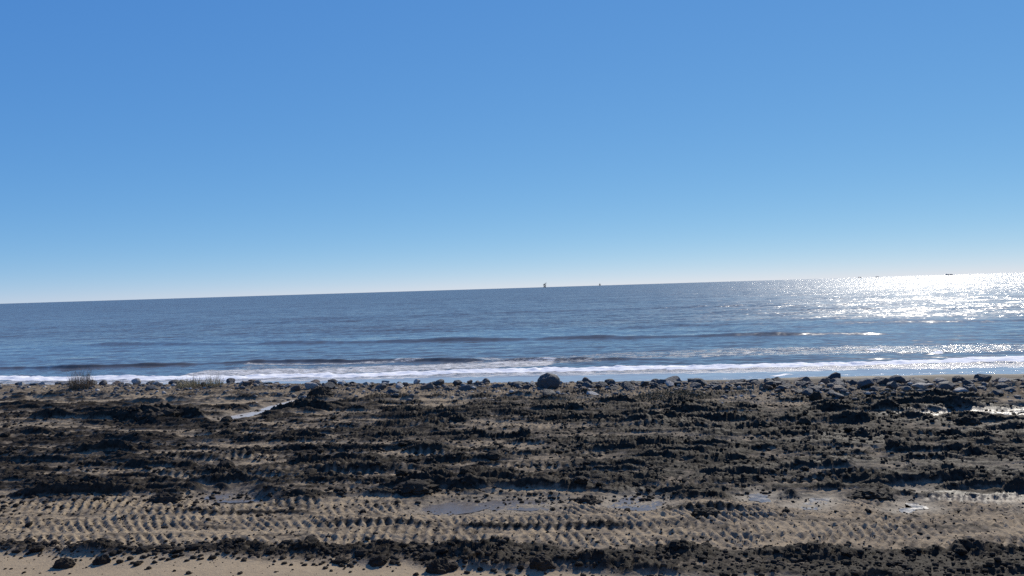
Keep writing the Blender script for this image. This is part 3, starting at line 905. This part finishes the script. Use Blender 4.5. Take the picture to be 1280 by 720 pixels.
def pick_field():
    y = rng.uniform(15.0, 28.5)
    x = rng.uniform(-1, 1) * view_half(y)
    if y > rock_line(x) - 1.5: return None
    if float(perlin(np.array([x * 0.5]), np.array([y * 1.4]), 44)[0]) < rng.uniform(-0.5, 0.3): return None
    return x, y, 0.018 + 0.055 * rng.random() ** 2.5
def pick_belt():
    u = rng.uniform(-10, 10)
    a, b = belt_v(u)
    v = rng.gauss((max(a, 10.7) + b) / 2, (b - a) * 0.28 + 0.1)
    if v < 10.4: return None
    x, y = to_xy(u, v)
    return x, y, 0.012 + 0.045 * rng.random() ** 2
def pick_tan():
    u, v = rng.uniform(-11, 11), rng.uniform(10.6, 15.3)
    x, y = to_xy(u, v)
    if v < belt_v(u)[0] and rng.random() < 0.7: return None
    return x, y, 0.007 + 0.022 * rng.random() ** 3
crumbs('mud_crumbs', 11000, pick_field, 'small dark mud crumbs over the churned field', M_CLOD, CLODS_S)
crumbs('belt_crumbs', 2600, pick_belt, 'small black mud crumbs along the pale sand', M_CLOD, CLODS_S)
crumbs('sand_crumbs', 6500, pick_tan, 'fine mud crumbs on the tracked sand', M_CLOD, CLODS_S)
def pick_rubble():
    x = rng.uniform(-26, 22)
    y = float(rock_line(x)) + rng.gauss(-0.2, 1.1)
    return x, y, 0.03 + 0.10 * rng.random() ** 2.5
RUB = [ROCK_VARIANTS['grey'][0]]
RUBV = [raw_mesh('rubble_stone', *boulder(800 + i, sub=1, cuts=4), M_ROCK) for i in range(5)]
crumbs('stone_rubble', 2400, pick_rubble, 'small grey stones between the rocks', M_ROCK, RUBV)
crumbs('pale_rubble', 330, pick_rubble, 'small pale stones and shell between the rocks', M_ROCK_P, RUBV)

# ------------------------------------------------------------------ dead bush, grass tufts, scrub
def blades(n, rad, hmin, hmax, lean, width, seg=3, seed=1, fork=0):
    r = random.Random(seed)
    V_, F_ = [], []
    def strip(p, d, h, w):
        pts = []
        bend = Vector((r.gauss(0, 1), r.gauss(0, 1), 0)) * 0.25
        q = p.copy()
        for s in range(seg + 1):
            pts.append(q.copy())
            q = q + (d + bend * (s / seg)).normalized() * (h / seg)
        side = Vector((-d.y, d.x, 0))
        if side.length < 0.05: side = Vector((1, 0, 0))
        side = Matrix.Rotation(r.uniform(0, 3.1), 3, 'Z') @ side.normalized()
        side2 = side.cross(Vector((0, 0, 1)))
        for s in range(seg):                                        # three sided tapering stems
            w0, w1 = w * (1 - s / seg * 0.8), w * (1 - (s + 1) / seg * 0.8)
            b = len(V_)
            for pt, ww in ((pts[s], w0), (pts[s + 1], w1)):
                V_.extend([pt + side * ww, pt - side * ww * 0.5 + side2 * ww * 0.87, pt - side * ww * 0.5 - side2 * ww * 0.87])
            for k in range(3):
                F_.append((b + k, b + (k + 1) % 3, b + 3 + (k + 1) % 3, b + 3 + k))
        return pts
    for _ in range(n):
        a = r.uniform(0, 6.28); q = rad * math.sqrt(r.random())
        p = Vector((math.cos(a) * q, math.sin(a) * q * 0.7, -0.05))
        d = Vector((math.cos(a) * lean * q / rad + r.gauss(0, lean * 0.4), math.sin(a) * lean * q / rad + r.gauss(0, lean * 0.4), 1)).normalized()
        h = r.uniform(hmin, hmax) * (1 - 0.35 * (q / rad) ** 2)
        pts = strip(p, d, h, width)
        for _k in range(fork):
            s = r.randrange(1, seg + 1)
            dd = (d + Vector((r.gauss(0, .7), r.gauss(0, .7), r.uniform(-.1, .5)))).normalized()
            strip(pts[s], dd, h * r.uniform(0.2, 0.45), width * 0.6)
    return V_, F_

def leaves(n, rx, ry, h, size, seed):
    r = random.Random(seed)
    V_, F_ = [], []
    for _ in range(n):
        a = r.uniform(0, 6.28); q = math.sqrt(r.random())
        p = Vector((math.cos(a) * q * rx, math.sin(a) * q * ry, h * r.random() * (1 - 0.7 * q * q) + 0.01))
        m = Euler((r.uniform(0, 6.28), r.uniform(0, 6.28), r.uniform(0, 6.28))).to_matrix()
        s = size * r.uniform(0.6, 1.3)
        b = len(V_)
        for c in ((-1, 0, 0), (0, -.4, .15), (1, 0, 0), (0, .4, .15)):
            V_.append(p + m @ (Vector(c) * s))
        F_.append((b, b + 1, b + 2, b + 3))
    return V_, F_

def plant(name, px, py, label, category, parts):
    p = ground_at(px, py)
    root = bpy.data.objects.new(name, None)
    col.objects.link(root)
    root.location = (p.x, p.y, ground_z(p.x, p.y))
    tag(root, label, category)
    for pn, (V_, F_), m in parts:
        link(pn, raw_mesh(pn, V_, F_, m), parent=root)
    return root

plant('dead_bush', 102, 490, 'dead brown twiggy bush standing against the surf', 'bush', [
    ('stem', blades(130, 0.48, 0.5, 0.95, 0.16, 0.007, 4, 21, 2), M_STEM), ('twigs', blades(260, 0.52, 0.3, 0.75, 0.2, 0.005, 3, 22, 1), M_STEM)])
plant('grass_tuft', 240, 484, 'pale dry grass tuft on a low sandy hummock by the surf', 'grass tuft', [
    ('blades', blades(260, 0.60, 0.25, 0.55, 0.5, 0.009, 3, 23, 1), M_GRASS), ('seed_stalks', blades(26, 0.45, 0.25, 0.45, 0.25, 0.004, 3, 24, 1), M_STEM)])
plant('grass_tuft', 268, 483, 'thin upright dry grass tuft next to the low sandy hummock', 'grass tuft', [
    ('blades', blades(120, 0.30, 0.3, 0.7, 0.25, 0.008, 3, 25, 1), M_GRASS)])
plant('low_scrub', 838, 496, 'low brown green scrub patch in front of the riprap', 'scrub', [
    ('stem', blades(120, 1.2, 0.10, 0.30, 0.8, 0.006, 3, 26, 2), M_STEM), ('leaves', leaves(2600, 1.35, 0.8, 0.36, 0.032, 27), M_SCRUB)])
plant('low_scrub', 700, 500, 'thin brown scrub creeping below the large domed boulder', 'scrub', [
    ('stem', blades(90, 1.3, 0.06, 0.18, 0.9, 0.005, 3, 28, 2), M_STEM), ('leaves', leaves(900, 1.4, 0.6, 0.14, 0.025, 29), M_SCRUB)])
plant('low_scrub', 1125, 492, 'thin brown scrub between the riprap and the black mud bank', 'scrub', [
    ('stem', blades(70, 0.7, 0.06, 0.2, 0.9, 0.005, 3, 31, 2), M_STEM), ('leaves', leaves(700, 0.75, 0.5, 0.16, 0.025, 32), M_SCRUB)])

# ------------------------------------------------------------------ offshore platforms and far ships
def add_box(bm, c, s, rz=0.0, ry=0.0):
    m = Matrix.Translation(c) @ Matrix.Rotation(rz, 4, 'Z') @ Matrix.Rotation(ry, 4, 'Y') @ Matrix.Diagonal((*s, 1))
    bmesh.ops.create_cube(bm, size=1.0, matrix=m)
def add_bar(bm, a, b, w):
    a, b = Vector(a), Vector(b)
    d = b - a
    m = Matrix.Translation((a + b) / 2) @ d.to_track_quat('Z', 'Y').to_matrix().to_4x4() @ Matrix.Diagonal((w, w, d.length, 1))
    bmesh.ops.create_cube(bm, size=1.0, matrix=m)
def part(name, fn, mat, parent):
    bm = bmesh.new(); fn(bm)
    me = bpy.data.meshes.new(name); bm.to_mesh(me); bm.free(); me.materials.append(mat)
    return link(name, me, parent=parent)
def far_point(px, dist):
    d = ray(px, 360); d.z = 0
    d.normalize()
    return Vector((d.x * dist / d.y, dist, SEA_Z))

def platform(px, dist, h, label, crane):
    p = far_point(px, dist)
    root = bpy.data.objects.new('offshore_platform', None); col.objects.link(root)
    root.location = p; root.rotation_euler.z = 0.3
    tag(root, label, 'platform')
    w = h * 0.34
    for sx in (-1, 1):
        for sy in (-1, 1):
            part('leg', lambda bm: add_bar(bm, (sx * w * .5, sy * w * .5, -4), (sx * w * .38, sy * w * .38, h * .5), h * .05), M_STEEL, root)
    def braces(bm):
        for s in (-1, 1):
            add_bar(bm, (-w * .5, s * w * .48, 1), (w * .42, s * w * .42, h * .45), h * .022)
            add_bar(bm, (w * .5, s * w * .48, 1), (-w * .42, s * w * .42, h * .45), h * .022)
            add_bar(bm, (s * w * .48, -w * .5, 1), (s * w * .42, w * .42, h * .45), h * .022)
    part('braces', braces, M_STEEL, root)
    part('deck', lambda bm: add_box(bm, (0, 0, h * .53), (w * 1.5, w * 1.3, h * .06)), M_STEEL, root)
    part('deck', lambda bm: add_box(bm, (0, 0, h * .68), (w * 1.3, w * 1.1, h * .04)), M_STEEL, root)
    part('cabin', lambda bm: add_box(bm, (-w * .2, 0, h * .605), (w * .8, w * .8, h * .1)), M_STEEL, root)
    if crane:
        part('helideck', lambda bm: add_box(bm, (w * .55, 0, h * .80), (w * 1.1, w * 1.0, h * .035)), M_STEEL, root)
        part('helideck_post', lambda bm: add_bar(bm, (w * .45, 0, h * .68), (w * .55, 0, h * .80), h * .05), M_STEEL, root)
        part('crane', lambda bm: add_bar(bm, (w * .1, 0, h * .7), (w * 1.0, 0, h * 1.05), h * .045), M_STEEL, root)
    part('mast', lambda bm: add_bar(bm, (-w * .2, 0, h * .69), (-w * .2, 0, h * .95), h * .03), M_STEEL, root)
platform(681, 4600, 30, 'dark offshore platform with a crane boom, alone on the horizon', True)
platform(750, 6200, 24, 'tiny faint platform on the horizon farther off than the crane platform', False)

def ship(px, dist, L, H, label):
    p = far_point(px, dist)
    root = bpy.data.objects.new('cargo_ship', None); col.objects.link(root)
    root.location = p
    tag(root, label, 'ship')
    def hull(bm):
        pts = [(-L / 2, 0), (L * .46, 0), (L / 2, H * .55), (-L / 2, H * .5)]
        f = [[bm.verts.new((x, y, z)) for x, z in pts] for y in (-L * .07, L * .07)]
        bm.faces.new(f[0]); bm.faces.new(f[1][::-1])
        for i in range(4):
            bm.faces.new((f[0][i], f[1][i], f[1][(i + 1) % 4], f[0][(i + 1) % 4]))
    part('hull', hull, M_HULL, root)
    part('bridge', lambda bm: add_box(bm, (-L * .36, 0, H * .75), (L * .1, L * .11, H * .55)), M_PAINT, root)
    part('mast', lambda bm: add_bar(bm, (-L * .36, 0, H), (-L * .36, 0, H * 1.25), L * .012), M_STEEL, root)
    part('cargo', lambda bm: add_box(bm, (L * .06, 0, H * .62), (L * .55, L * .1, H * .22)), M_HULL, root)
ship(1187, 9500, 85, 15, 'long low cargo ship on the bright glittering horizon')
ship(1075, 9800, 38, 13, 'small ship where the bright glitter meets the sky')
ship(1097, 10200, 44, 12, 'small ship next along the horizon towards the long cargo ship')
